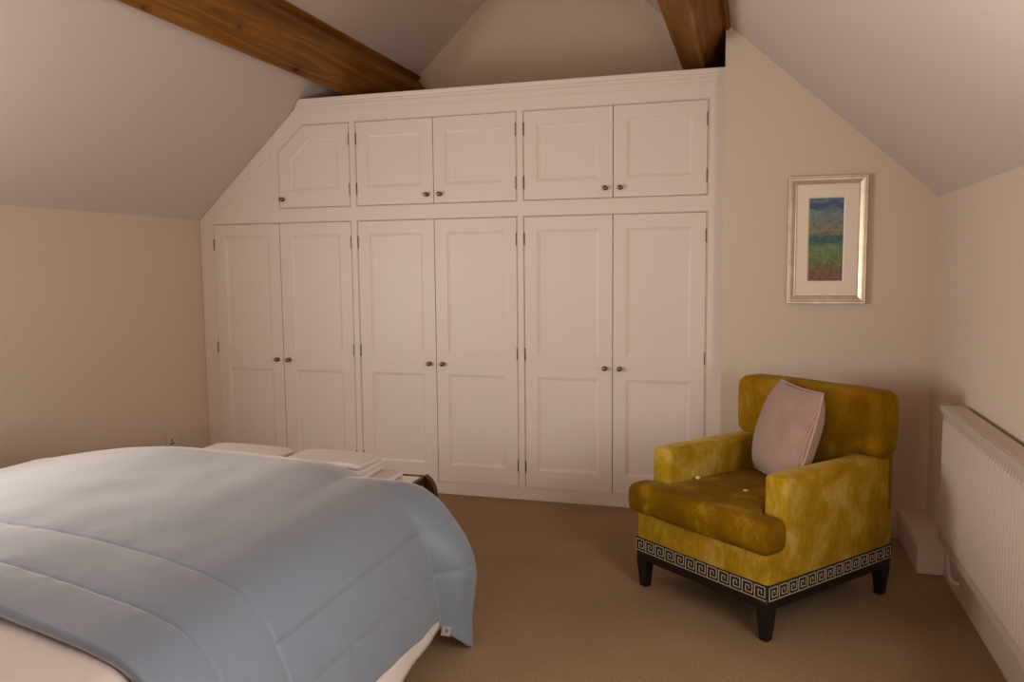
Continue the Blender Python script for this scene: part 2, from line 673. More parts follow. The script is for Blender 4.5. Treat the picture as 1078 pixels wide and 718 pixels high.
wall_with_window('wall_left', 'X', XL, -1, YB - T, YG + T, 0, ZK, WIN_L, 'cream knee wall on the far side of the bed')
wall_with_window('wall_right', 'X', XR, 1, YB - T, YG + T, 0, ZK, WIN_R, 'cream knee wall behind the radiator')


def gable(name, y0, y1, label, win=None):
    bm = bmesh.new()
    if win is None:
        prism(bm, [(XL, 0), (XR, 0), (XR, ZK), (RX, RZ), (XL, ZK)], 'Y', y0, y1)
    else:
        x0, x1, z0, z1 = win
        prism(bm, [(XL, 0), (x0, 0), (x0, ZK + TL * (x0 - XL)), (XL, ZK)], 'Y', y0, y1)
        prism(bm, [(x1, 0), (XR, 0), (XR, ZK), (x1, ZK + TR * (XR - x1))], 'Y', y0, y1)
        prism(bm, [(x0, 0), (x1, 0), (x1, z0), (x0, z0)], 'Y', y0, y1)
        prism(bm, [(x0, z1), (x1, z1), (x1, ZK + TR * (XR - x1)), (RX, RZ), (x0, ZK + TL * (x0 - XL))], 'Y', y0, y1)
    return struct(obj(name, bm, M['wall']), label)


gable('wall_back', YG, YG + T, 'cream gable wall above and behind the wardrobe')
gable('wall_rear', YB - T, YB, 'cream gable wall facing the wardrobe', WIN_B)

# wall beside the wardrobe, standing a little forward of its doors
bm = bmesh.new()
XA = -0.168
prism(bm, [(XA, 0), (XR, 0), (XR, ZK), (XA, ZK + TR * (XR - XA))], 'Y', YP, YP + 0.16)
struct(obj('wall_front', bm, M['wall']), 'cream wall carrying the picture, right of the wardrobe')

bm = bmesh.new()
prism(bm, [(XL - T, ZK - TL * T), (RX, RZ), (RX, RZ + 0.2), (XL - T, ZK - TL * T + 0.2)], 'Y', YB - T, YG + T)
o = obj('ceiling', bm, M['ceiling'])
struct(o, 'white sloping ceiling on the bed side')
bm = bmesh.new()
prism(bm, [(RX, RZ), (XR + T, ZK - TR * T), (XR + T, ZK - TR * T + 0.2), (RX, RZ + 0.2)], 'Y', YB - T, YG + T)
o = obj('ceiling', bm, M['ceiling'])
struct(o, 'white sloping ceiling on the armchair side')


def window(name, axis, pos, out, win, label):
    a0, a1, z0, z1 = win
    bm = bmesh.new()
    f = 0.055
    d0, d1 = sorted((pos + out * 0.05, pos + out * 0.11))
    def blk(bm, u0, u1, w0, w1, e0=d0, e1=d1):
        if axis == 'X':
            box(bm, e0, e1, u0, u1, w0, w1)
        else:
            box(bm, u0, u1, e0, e1, w0, w1)
    mid = (a0 + a1) / 2
    blk(bm, a0, a0 + f, z0, z1)
    blk(bm, a1 - f, a1, z0, z1)
    blk(bm, a0 + f, a1 - f, z0, z0 + f)
    blk(bm, a0 + f, a1 - f, z1 - f, z1)
    blk(bm, mid - f / 2, mid + f / 2, z0 + f, z1 - f)
    w = struct(obj(name, bm, M['joinery']), label)
    bm = bmesh.new()
    c = (d0 + d1) / 2
    blk(bm, a0 + f, a1 - f, z0 + f, z1 - f, c - 0.002, c + 0.002)
    obj('pane', bm, M['glass'], w)
    bm = bmesh.new()
    e = sorted((pos - out * 0.04, pos + out * 0.05))
    blk(bm, a0, a1, z0 - 0.03, z0, e[0], e[1])
    obj('sill', bm, M['joinery'], w)


window('window_1', 'X', XR, 1, WIN_R, 'white casement window in the wall above the radiator end')
window('window_2', 'X', XL, -1, WIN_L, 'white casement window in the wall beside the bed head')
window('window_added', 'Y', YB, -1, WIN_B, 'white casement window added unseen in the rear gable')  # added out of view to go with the rear fill lamp

# skirtings with a moulded top, and the boxed-in pipe run in the corner
SK = [(0, 0), (0.018, 0), (0.018, 0.118), (0.013, 0.124), (0.013, 0.138), (0.008, 0.146), (0.006, 0.155), (0, 0.155)]
bm = bmesh.new()
prism(bm, [(XR - d, z) for d, z in SK], 'Y', YB, 4.071)
struct(obj('baseboard_right', bm, M['skirting']), 'white skirting board under the radiator')
bm = bmesh.new()
prism(bm, [(YP - d, z) for d, z in SK], 'X', XA + 0.002, 0.754)
struct(obj('baseboard_back', bm, M['skirting']), 'white skirting board behind the gold armchair')
bm = bmesh.new()
prism(bm, [(XL + d, z) for d, z in SK], 'Y', YB, YW - 0.002)
struct(obj('baseboard_left', bm, M['skirting']), 'white skirting board hidden behind the bed')
bm = bmesh.new()
box(bm, 0.754, XR, 4.071, YP, 0, 0.14)
box(bm, 0.747, XR, 4.064, YP, 0.14, 0.148)
box(bm, 0.751, XR, 4.068, YP, 0.148, 0.156)
box(bm, 0.750, XR, 4.067, YP, 0.122, 0.128)
o = obj('trim_1', bm, M['skirting'])
bevel(o, 0.003, 2)
struct(o, 'low white boxed-in ledge in the corner behind the armchair')


# oak purlins under the two slopes
def beam(name, pc, down, nrm, w, d, label):
    """pc: contact point with the slope nearest the eaves; down: unit vector up-slope; nrm: into the room"""
    e = empty(name, (pc[0], 2.0, pc[1]))
    pc, up, nr = Vector(pc), Vector(down), Vector(nrm)
    a, b = YB + 0.005 - 2.0, YG - 0.005 - 2.0
    P = [Vector((0, 0)), up * w, up * w + nr * d, nr * d]
    bm = bmesh.new()
    poly = [(p.x, p.y) for p in P]
    # slightly waney edges: lay the section out along the length
    rings = []
    nseg = 60
    for k in range(nseg + 1):
        y = a + (b - a) * k / nseg
        ring = []
        for i, p in enumerate(P):
            j = noise.noise(Vector((i * 7.3, y * 1.7, pc[0]))) * 0.006
            ring.append(bm.verts.new((p.x + nr.x * j * (i > 1), y, p.y + nr.y * j * (i > 1))))
        rings.append(ring)
    for r1, r2 in zip(rings, rings[1:]):
        for i in range(4):
            bm.faces.new((r1[i], r1[(i + 1) % 4], r2[(i + 1) % 4], r2[i]))
    bm.faces.new(rings[0])
    bm.faces.new(rings[-1][::-1])
    o = obj('timber', bm, M['oak'], e)
    bevel(o, 0.008, 2)
    return e, up, nr, a, b


nL, uL = Vector((0.676, -0.737)), Vector((0.737, 0.676))
nR, uR = Vector((-0.669, -0.743)), Vector((-0.743, 0.669))
cL = Vector((-2.655, ZK + TL * (-2.655 - XL))) + nL * 0.004
e, up, nr, a, b = beam('ceiling_beam', cL, uL, nL, 0.262, 0.185, '')
tag(e, 'long oak ceiling beam running above the bed to the left end of the wardrobe top', 'beam', 'oak ceiling beams')
bm = bmesh.new()
q = up * 0.262
prism(bm, [(q.x, q.y), (q.x + up.x * 0.032, q.y + up.y * 0.032), (q.x + up.x * 0.032 + nr.x * 0.022, q.y + up.y * 0.032 + nr.y * 0.022),
           (q.x + nr.x * 0.022, q.y + nr.y * 0.022)], 'Y', a, b)
obj('cover_strip', bm, M['oak'], e)
cR = Vector((-0.164, ZK + TR * (XR + 0.164))) + nR * 0.004
e, up, nr, a, b = beam('ceiling_beam', cR, uR, nR, 0.265, 0.19, '')
tag(e, 'short visible oak ceiling beam ending over the wardrobe beside the picture wall', 'beam', 'oak ceiling beams')
bm = bmesh.new()
q = -up * 0.03
prism(bm, [(q.x, q.y), (0, 0), (nr.x * 0.022, nr.y * 0.022), (q.x + nr.x * 0.022, q.y + nr.y * 0.022)], 'Y', a, YP - 2.0 - 0.003)
obj('cover_strip', bm, M['oak'], e)

# ------------------------------------------------------------------ fitted wardrobe
W = empty('fitted_wardrobe', (-1.9, YW, 0))
tag(W, 'white panelled fitted wardrobe filling the end wall under the sloping ceiling', 'wardrobe')
W_INV = Matrix.Translation((1.9, -YW, 0))


def wpart(name, bm, mat, parent=W, **k):
    if parent is W:
        bmesh.ops.transform(bm, matrix=W_INV, verts=bm.verts[:])
    else:
        bmesh.ops.transform(bm, matrix=W_INV, verts=bm.verts[:])
    return obj(name, bm, mat, parent, **k)


SLZ = lambda x: ZK + TL * (x - XL) - 0.004     # just below the slope
X0, X1 = XL + 0.003, XA - 0.002
COLS = [(-3.532, -3.021, -2.495), (-2.447, -1.920, -1.385), (-1.338, -0.798, -0.264)]
LZ0, LZ1, UZ0, UZ1, FT = 0.079, 1.745, 1.843, 2.368, 2.455
D0, D1 = YW, YW + 0.026
TRI_A, TRI_B, TRI_C = (-3.478, 1.833 + 0.02), (-3.06, 1.853), (-3.06, 2.19)

bm = bmesh.new()
def fr(x0, x1, z0, z1):
    box(bm, x0, x1, D0, D1, z0, z1)
xt = XL + (FT + 0.004 - ZK) / TL
fr(X0, X1, 0, LZ0)                                                     # plinth rail
fr(COLS[0][0], COLS[2][2], LZ1, UZ0)                                           # middle rail
prism(bm, [(X0, LZ0), (COLS[0][0], LZ0), (COLS[0][0], SLZ(COLS[0][0])), (X0, SLZ(X0))], 'Y', D0, D1)
fr(COLS[0][2], COLS[1][0], LZ0, LZ1)
fr(COLS[1][2], COLS[2][0], LZ0, LZ1)
fr(COLS[2][2], X1, LZ0, UZ1)
fr(COLS[0][2], COLS[1][0], UZ0, UZ1)
fr(COLS[1][2], COLS[2][0], UZ0, UZ1)
fr(-2.827, X1, UZ1, FT)
UC = [(-3.012, UZ0), (COLS[0][2], UZ0), (COLS[0][2], UZ1), (-2.827, UZ1), (-3.012, 2.204)]
# the sloping shoulder, with its recessed triangle
prism(bm, [(COLS[0][0], UZ0), (-3.46, UZ0), (-3.06, 2.21), (-3.012, 2.204), (-2.827, UZ1), (-2.827, FT), (xt, FT), (COLS[0][0], SLZ(COLS[0][0]))], 'Y', D0, D1)
prism(bm, [(-3.06, UZ0), (-3.012, UZ0), (-3.012, 2.204), (-3.06, 2.21)], 'Y', D0, D1)
prism(bm, [(-3.46, UZ0), (-3.06, UZ0), (-3.06, 2.21)], 'Y', D0 + 0.008, D1)


def bead(pts, w=0.008, p=0.006):
    """raised bead running round an opening just outside it"""
    n = len(pts)
    cx, cz = sum(p_[0] for p_ in pts) / n, sum(p_[1] for p_ in pts) / n
    off = inset(pts, -w)
    mid = inset(pts, -w / 2)
    for i in range(n):
        j = (i + 1) % n
        rows = []
        for k, pp in ((0, (pts, D0)), (1, (mid, D0 - p)), (2, (off, D0))):
            rows.append([bm.verts.new((pp[0][i][0], pp[1], pp[0][i][1])), bm.verts.new((pp[0][j][0], pp[1], pp[0][j][1]))])
        for r1, r2 in zip(rows, rows[1:]):
            bm.faces.new((r1[0], r1[1], r2[1], r2[0]))


def inset(pts, d):
    """inward offset of a convex CCW polygon"""
    n = len(pts)
    area_ = sum(pts[i][0] * pts[(i + 1) % n][1] - pts[(i + 1) % n][0] * pts[i][1] for i in range(n))
    s = 1 if area_ > 0 else -1
    out = []
    for i in range(n):
        p0, p1, p2 = Vector(pts[i - 1]), Vector(pts[i]), Vector(pts[(i + 1) % n])
        e1, e2 = (p1 - p0).normalized(), (p2 - p1).normalized()
        n1, n2 = Vector((-e1.y, e1.x)) * s, Vector((-e2.y, e2.x)) * s
        m = (n1 + n2)
        out.append(tuple(p1 + m * (d / max(0.2, m.dot(n1)))))
    return out


for a_, m_, b_ in COLS:
    bead([(a_, LZ0), (b_, LZ0), (b_, LZ1), (a_, LZ1)])
    if a_ > -3:
        bead([(a_, UZ0), (b_, UZ0), (b_, UZ1), (a_, UZ1)])
bead(UC)
wpart('face_frame', bm, M['joinery'])

# carcass behind the doors: back board and top board
bm = bmesh.new()
prism(bm, [(X0 + 0.02, 0.01), (X1 - 0.02, 0.01), (X1 - 0.02, 2.49), (-2.88, 2.49), (X0 + 0.02, 1.76)], 'Y', YW + 0.034, YW + 0.05)
prism(bm, [(-2.87, 2.485), (X1 - 0.02, 2.485), (X1 - 0.02, 2.51), (-2.845, 2.51)], 'Y', YW + 0.002, YG - 0.02)
wpart('carcass', bm, M['joinery'])

# cornice
bm = bmesh.new()
prof = [(0.02, 2.445), (-0.004, 2.445), (-0.010, 2.452), (-0.010, 2.462), (-0.006, 2.468), (-0.010, 2.476), (-0.018, 2.484), (-0.027, 2.490),
        (-0.027, 2.498), (-0.038, 2.503), (-0.042, 2.512), (-0.042, 2.527), (0.02, 2.527)]
prism(bm, [(YW + y, z) for y, z in prof], 'X', -2.905, X1)
for v in bm.verts:                                   # the left end follows the slope of the ceiling
    if v.co.x < -2.5:
        v.co.x = XL + (v.co.z + 0.004 - ZK) / TL + 0.004
wpart('cornice', bm, M['joinery'])


def ring_door(bm, outer, inner, y):
    """flat ring between two loops, moulded step, sunk panel"""
    n = len(outer)
    steps = [(outer, y + 0.022), (outer, y + 0.0008), (inset(outer, 0.0008), y), (inner, y), (inset(inner, 0.002), y + 0.004), (inset(inner, 0.005), y + 0.0046),
             (inset(inner, 0.015), y + 0.0075), (inset(inner, 0.0165), y + 0.009)]
    loops = [[bm.verts.new((p[0], yy, p[1])) for p in pts] for pts, yy in steps]
    for a, b in zip(loops, loops[1:]):
        for i in range(n):
            bm.faces.new((a[i], a[(i + 1) % n], b[(i + 1) % n], b[i]))
    bm.faces.new(loops[-1])
    bm.faces.new(loops[0][::-1])


G = 0.0022
KNOB = [(0.0135, 0), (0.0135, 0.002), (0.007, 0.004), (0.0055, 0.010), (0.0065, 0.013), (0.0115, 0.017), (0.0148, 0.023), (0.0138, 0.029),
        (0.0095, 0.0335), (0.004, 0.035)]


def rect(x0, x1, z0, z1):
    return [(x0, z0), (x1, z0), (x1, z1), (x0, z1)]


def door(kind, x0, x1, hinge_left, label, clip=False):
    bm = bmesh.new()
    a, b = x0 + G, x1 - G
    st = 0.080
    if kind == 'lower':
        z0, z1 = LZ0 + G, LZ1 - G
        zm = 0.838
        ring_door(bm, rect(a, b, z0, zm), rect(a + st, b - st, 0.190, 0.772), D0 + 0.001)
        ring_door(bm, rect(a, b, zm, z1), rect(a + st, b - st, 0.905, 1.663), D0 + 0.001)
        zk = 0.838
        hz = [1.612, 0.912, 0.212]
    else:
        z0, z1 = UZ0 + G, UZ1 - G
        if clip:
            ring_door(bm, inset(UC, G), [(-2.935, 1.955), (COLS[0][2] - 0.08, 1.955), (COLS[0][2] - 0.08, 2.283), (-2.795, 2.283), (-2.935, 2.155)], D0 + 0.001)
        else:
            ring_door(bm, rect(a, b, z0, z1), rect(a + st, b - st, 1.955, 2.285), D0 + 0.001)
        zk = 1.898
        hz = [2.264, 1.948]
    o = wpart('door', bm, M['joinery'])
    if clip:
        o['label'] = label
    xk = (b - 0.042) if hinge_left else (a + 0.042)
    if clip:
        xk = -2.986
    bm = bmesh.new()
    lathe(bm, KNOB, (xk, D0 + 0.0005, zk), (0, -1, 0), 20)
    wpart('knob', bm, M['brass'], o, smooth=True)
    xh = (a - 0.001) if hinge_left else (b + 0.001)
    for z in hz:
        bm = bmesh.new()
        lathe(bm, [(0.0025, 0), (0.0036, 0.002), (0.0036, 0.074), (0.0025, 0.076)], (xh, D0 - 0.0015, z - 0.038), (0, 0, 1), 10)
        wpart('hinge', bm, M['hinge'], o, smooth=True)
    return o


names = [('left bay beside the bed', COLS[0]), ('middle bay', COLS[1]), ('right bay beside the armchair', COLS[2])]
for i, (nm, (a_, m_, b_)) in enumerate(names):
    door('lower', a_, m_, True, 'tall two-panel door, left leaf of the ' + nm)
    door('lower', m_, b_, False, 'tall two-panel door, right leaf of the ' + nm)
    if i == 0:
        door('upper', -3.012, b_, False, 'small top door with a clipped corner', clip=True)
    else:
        door('upper', a_, m_, True, 'small single-panel top door, left leaf of the ' + nm)
        door('upper', m_, b_, False, 'small single-panel top door, right leaf of the ' + nm)

# ------------------------------------------------------------------ radiator
RX0, RX1, RY0, RY1, RZ0, RZ1 = 0.772, 0.862, 1.95, 3.80, 0.258, 0.842
R = empty('radiator', ((RX0 + RX1) / 2, (RY0 + RY1) / 2, 0))
tag(R, 'white ribbed panel radiator fixed low on the wall beside the armchair', 'radiator')
R_INV = Matrix.Translation((-(RX0 + RX1) / 2, -(RY0 + RY1) / 2, 0))


def rpart(name, bm, mat, parent=R, **k):
    bmesh.ops.transform(bm, matrix=R_INV, verts=bm.verts[:])
    return obj(name, bm, mat, parent, **k)


bm = bmesh.new()
pitch = 0.0335
n = int((RY1 - RY0 - 0.04) / pitch)
ys = []
for k in range(n):
    y = RY0 + 0.02 + k * pitch
    for t, d in ((0, -0.002), (0.14, -0.001), (0.34, 0.0065), (0.5, 0.008), (0.66, 0.0065), (0.86, -0.001)):
        ys.append((y + t * pitch, d))
ys = [(RY0, 0)] + ys + [(RY1, 0)]
zs = [(RZ0, 0), (RZ0 + 0.012, 0), (RZ0 + 0.038, 0), (RZ0 + 0.05, 1), (RZ1 - 0.062, 1), (RZ1 - 0.052, 0), (RZ1 - 0.006, 0)]
grid = [[bm.verts.new((RX0 + 0.010 - d * k, y, z)) for y, d in ys] for z, k in zs]
for i in range(len(zs) - 1):
    for j in range(len(ys) - 1):
        bm.faces.new((grid[i][j], grid[i][j + 1], grid[i + 1][j + 1], grid[i + 1][j]))
box(bm, RX0 + 0.012, RX0 + 0.024, RY0, RY1, RZ0, RZ1 - 0.006)
rpart('front_panel', bm, M['radiator'], auto=50)
bm = bmesh.new()
box(bm, RX1 - 0.022, RX1 - 0.008, RY0 + 0.01, RY1 - 0.01, RZ0, RZ1 - 0.01)
rpart('rear_panel', bm, M['radiator'])
bm = bmesh.new()
box(bm, RX0, RX1, RY0 - 0.004, RY1 + 0.004, RZ1 - 0.008, RZ1)
box(bm, RX0 - 0.002, RX0 + 0.006, RY0 - 0.004, RY1 + 0.004, RZ1 - 0.024, RZ1 - 0.001)
box(bm, RX0 + 0.014, RX0 + 0.020, RY0, RY1, RZ1, RZ1 + 0.003)
o = rpart('top_grille', bm, M['radiator'])
bevel(o, 0.003, 2)
bm = bmesh.new()
box(bm, RX0 + 0.012, RX1, RY1 - 0.004, RY1 + 0.002, RZ0 + 0.01, RZ1 - 0.008)
rpart('end_cover', bm, M['radiator'])
bm = bmesh.new()
box(bm, RX0 + 0.012, RX1, RY0 - 0.002, RY0 + 0.004, RZ0 + 0.01, RZ1 - 0.008)
rpart('end_cover', bm, M['radiator'])
bm = bmesh.new()
tube(bm, spline([(0.822, 3.785, 0.262), (0.822, 3.785, 0.21), (0.823, 3.783, 0.15), (0.828, 3.775, 0.105), (0.840, 3.765, 0.085), (0.866, 3.755, 0.080)], 6), 0.011, 12)
rpart('pipe', bm, M['radiator'], smooth=True)
for y in (2.3, 3.4):
    bm = bmesh.new()
    box(bm, RX1 - 0.01, XR - 0.0005, y - 0.015, y + 0.015, 0.35, 0.75)
    rpart('wall_bracket', bm, M['radiator'])

# ------------------------------------------------------------------ picture
PX0, PX1, PZ0, PZ1 = 0.165, 0.556, 1.238, 1.905
PC = empty('framed_picture', ((PX0 + PX1) / 2, YP, (PZ0 + PZ1) / 2))
tag(PC, 'small abstract seascape in a wide cream mount and silver-gilt frame, hung above the armchair', 'picture')
P_INV = Matrix.Translation((-(PX0 + PX1) / 2, -YP, -(PZ0 + PZ1) / 2))


def ppart(name, bm, mat, parent=PC, **k):
    bmesh.ops.transform(bm, matrix=P_INV, verts=bm.verts[:])
    return obj(name, bm, mat, parent, **k)


out = rect(PX0, PX1, PZ0, PZ1)
bm = bmesh.new()
steps = [(0, -0.001), (0, -0.024), (0.003, -0.028), (0.008, -0.028), (0.010, -0.025), (0.014, -0.026), (0.022, -0.024), (0.032, -0.019), (0.038, -0.016), (0.041, -0.018), (0.043, -0.016), (0.043, -0.004)]
loops = [[bm.verts.new((p[0], YP + y, p[1])) for p in inset(out, d)] for d, y in steps]
for a, b in zip(loops, loops[1:]):
    for i in range(4):
        bm.faces.new((a[i], a[(i + 1) % 4], b[(i + 1) % 4], b[i]))
ppart('frame', bm, M['gilt'])
bm = bmesh.new()
MX0, MX1, MZ0, MZ1 = 0.267, 0.448, 1.352, 1.797
lo = inset(out, 0.042)
hole = rect(MX0, MX1, MZ0, MZ1)
hin = inset(hole, 0.006)
loops = [[bm.verts.new((p[0], YP - y, p[1])) for p in pts] for pts, y in ((lo, 0.012), (hole, 0.012), (hin, 0.006))]
for k, (a, b) in enumerate(zip(loops, loops[1:])):
    for i in range(4):
        bm.faces.new((a[i], a[(i + 1) % 4], b[(i + 1) % 4], b[i])).material_index = k
ppart('mount', bm, [M['mat_board'], M['mat_edge']])
bm = bmesh.new()
box(bm, MX0 - 0.01, MX1 + 0.01, YP - 0.006, YP - 0.002, MZ0 - 0.01, MZ1 + 0.01)
zc = (PZ0 + PZ1) / 2
ppart('painting', bm, painting_mat(MZ0 - zc, MZ1 - zc))

# ------------------------------------------------------------------ wall sockets
for i, (yc, zt, lab) in enumerate(((4.232, 0.357, 'white wall plate just above the duvet, the one further from the wardrobe'),
                                   (4.374, 0.364, 'white wall socket just above the duvet, the one nearer the wardrobe'))):
    s = empty('wall_socket', (XL, yc, zt - 0.043))
    tag(s, lab, 'socket', 'wall sockets beside the bed')
    bm = bmesh.new()
    box(bm, 0, 0.010, -0.043, 0.043, -0.043, 0.043)
    bevel(obj('plate', bm, M['plate'], s), 0.003, 2)
    if i == 1:
        bm = bmesh.new()
        for (dy, dz, w, h) in ((0.0, 0.014, 0.005, 0.009), (-0.011, -0.008, 0.009, 0.005), (0.011, -0.008, 0.009, 0.005)):
            box(bm, 0.0095, 0.0108, dy - w, dy + w, dz - h, dz + h)
        obj('plug_hole', bm, M['dark'], s)
        bm = bmesh.new()
        box(bm, 0.009, 0.014, 0.018, 0.030, 0.010, 0.030)
        obj('switch', bm, M['plate'], s)

# ------------------------------------------------------------------ armchair
CW, CD = 0.7255, 0.839
CA = -0.681923
cfr = Vector((math.cos(CA), math.sin(CA), 0))
cbk = Vector((-math.sin(CA), math.cos(CA), 0))
CF = Vector((0.071, 3.131, 0))
cc = CF - cfr * (CW / 2) + cbk * (CD / 2)
CH = empty('armchair', cc, CA)
tag(CH, 'mustard gold velvet armchair with black Greek key band, standing in front of the picture wall', 'armchair')
C_INV = Matrix.Translation((CW / 2, -CD / 2, 0))      # parts are laid out with the front right corner at the origin


def cpart(name, bm, mat, parent=CH, **k):
    bmesh.ops.transform(bm, matrix=C_INV, verts=bm.verts[:])
    return obj(name, bm, mat, parent, **k)


ZT0, ZT1 = 0.162, 0.231
bm = bmesh.new()
softbox(bm, -CW + 0.002, -0.002, 0.002, CD - 0.004, ZT1 - 0.03, 0.40, 0.016, n=14, puff=(0.002, 0.004, 0), wob=0.0015)
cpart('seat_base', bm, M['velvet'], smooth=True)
for s in (0, 1):
    bm = bmesh.new()
    x0, x1 = (-0.108, 0.0) if s == 0 else (-CW, -CW + 0.108)
    softbox(bm, x0, x1, 0.098, CD - 0.03, ZT1 + 0.002, 0.628, 0.020, n=14, puff=(0.004, 0.006, 0.006), wob=0.002, seed=s)
    for v in bm.verts:
        if v.co.z > 0.5:
            v.co.z -= 0.012 * max(0, min(1, (v.co.y - 0.1) / 0.6)) * 0
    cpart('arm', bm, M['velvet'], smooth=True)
# backrest: a block between and behind the arms carrying a deep pad that overhangs them
bm = bmesh.new()
softbox(bm, -CW + 0.002, -0.002, 0.715, CD, ZT1 + 0.002, 0.70, 0.016, n=12)
softbox(bm, -CW + 0.10, -0.10, 0.672, 0.80, 0.36, 0.80, 0.03, n=12, puff=(0, 0.012, 0))
softbox(bm, -CW - 0.016, 0.018, 0.672, CD + 0.012, 0.622, 0.905, 0.046, n=14, ns=5, puff=(0.010, 0.016, 0.006), wob=0.003)
o = cpart('backrest', bm, M['velvet_back_shaded'])
remesh(o, 0.011, 6)
# T-shaped seat cushion
bm = bmesh.new()
softbox(bm, -CW + 0.113, -0.113, -0.03, 0.69, 0.362, 0.484, 0.034, n=16, ns=5, puff=(0, 0.010, 0.012), wob=0.003, seed=3)
softbox(bm, -CW - 0.022, 0.022, -0.046, 0.092, 0.350, 0.482, 0.036, n=16, ns=5, puff=(0.006, 0.016, 0.004), wob=0.003, seed=5)
BTN = [(-0.575, 0.235), (-0.305, 0.235)]
o = cpart('seat_cushion', bm, M['velvet_seat_shaded'])
remesh(o, 0.010, 4)
cush = o
for bx, by in BTN:
    bm = bmesh.new()
    lathe(bm, [(0.004, -0.012), (0.010, -0.004), (0.012, 0.001), (0.009, 0.005), (0.003, 0.007)], (bx, by, 0.4935), (0, 0, 1), 14)
    cpart('button', bm, M['button'], cush, smooth=True)

# band and Greek key braid
bm = bmesh.new()
box(bm, -CW - 0.001, 0.001, -0.001, CD - 0.003, ZT0, ZT1)
o = cpart('trim_band', bm, M['braid_black'])
bevel(o, 0.004, 2)
o['label'] = 'black band round the base'
bm = bmesh.new()
UH = ZT1 - ZT0 - 0.018
def key_strip(bm, P, nn, u0, u1, count):
    """P(u, z) -> 3-D point on the face, nn outward normal; meander of count units"""
    uw = (u1 - u0) / count
    w = 0.0031
    sx, sz = uw / 5.0, UH / 5.0
    segs = []
    for k in range(count):
        pts = [(0, 0), (0, 5), (4, 5), (4, 1.25), (1.35, 1.25), (1.35, 3.6), (2.7, 3.6), (2.7, 2.5)]
        pts = [(u0 + k * uw + a_ * sx + 0.002, ZT0 + 0.009 + b_ * sz) for a_, b_ in pts]
        segs += list(zip(pts, pts[1:]))
        segs.append(((u0 + k * uw + 0.002, ZT0 + 0.009), (u0 + (k + 1) * uw + 0.002 - (k == count - 1) * 0.006, ZT0 + 0.009)))
    for (a0, b0), (a1, b1) in segs:
        ua, ub = min(a0, a1) - w / 2, max(a0, a1) + w / 2
        za, zb = min(b0, b1) - w / 2, max(b0, b1) + w / 2
        vs = []
        for d in (0.0008, 0.0028):
            vs.append([bm.verts.new(P(u, z) + nn * d) for u, z in ((ua, za), (ub, za), (ub, zb), (ua, zb))])
        bm.faces.new(vs[1])
        for i in range(4):
            bm.faces.new((vs[0][i], vs[0][(i + 1) % 4], vs[1][(i + 1) % 4], vs[1][i]))


key_strip(bm, lambda u, z: Vector((u, -0.001, z)), Vector((0, -1, 0)), -CW + 0.004, -0.002, 12)
key_strip(bm, lambda u, z: Vector((0.001, u, z)), Vector((1, 0, 0)), 0.004, CD - 0.008, 14)
key_strip(bm, lambda u, z: Vector((-CW - 0.001, u, z)), Vector((-1, 0, 0)), 0.004, CD - 0.008, 14)
key_strip(bm, lambda u, z: Vector((u, CD - 0.003, z)), Vector((0, 1, 0)), -CW + 0.004, -0.002, 12)
k = cpart('key_braid', bm, M['braid_cream'], o)
k['label'] = 'cream Greek key braid'

bm = bmesh.new()
for x0, x1, y0, y1 in ((-CW + 0.04, -0.04, 0.004, 0.03), (-CW + 0.04, -0.04, CD - 0.035, CD - 0.01), (-CW + 0.004, -CW + 0.03, 0.04, CD - 0.05), (-0.03, -0.004, 0.04, CD - 0.05)):
    box(bm, x0, x1, y0, y1, 0.128, ZT0)
cpart('rail', bm, M['black_wood'])
for sx in (0, 1):
    for sy in (0, 1):
        bm = bmesh.new()
        x_out = -0.002 if sx == 0 else -CW + 0.002
        y_out = 0.002 if sy == 0 else CD - 0.008
        dx = -1 if sx == 0 else 1
        dy = 1 if sy == 0 else -1
        levels = [(0.0, 0.020, 0.034), (0.006, 0.018, 0.036), (0.115, 0.0, 0.055), (ZT0 - 0.0005, 0.0, 0.055)]
        rings = []
        for z, off, sz in levels:
            xa, xb = x_out + dx * off * 0.6, x_out + dx * (off * 0.6 + sz)
            ya, yb = y_out + dy * off * 0.6, y_out + dy * (off * 0.6 + sz)
            rings.append([bm.verts.new(p) for p in ((xa, ya, z), (xb, ya, z), (xb, yb, z), (xa, yb, z))])
        for a, b in zip(rings, rings[1:]):
            for i in range(4):
                bm.faces.new((a[i], a[(i + 1) % 4], b[(i + 1) % 4], b[i]))
        bm.faces.new(rings[0])
        bm.faces.new(rings[-1][::-1])
        bevel(cpart('leg', bm, M['black_wood']), 0.003, 2)

# pink corduroy cushion leaning in the corner of the seat
PB, PL, PS = -1.2066, 0.2868, 0.428
pe1 = Vector((math.cos(PB), math.sin(PB), 0))
pn = Vector((math.sin(PB), -math.cos(PB), 0))
pe2 = Vector((0, 0, 1)) * math.cos(PL) - pn * math.sin(PL)
pnn = pe1.cross(pe2)
pc = Vector((0.149, 3.742, 0.704))
PIL = empty('scatter_cushion', pc)
PIL.matrix_world = Matrix(((pe1.x, pe2.x, pnn.x, pc.x), (pe1.y, pe2.y, pnn.y, pc.y), (pe1.z, pe2.z, pnn.z, pc.z), (0, 0, 0, 1)))
tag(PIL, 'dusty pink ribbed corduroy cushion leaning on the gold armchair', 'cushion')
bm = bmesh.new()
n = 40


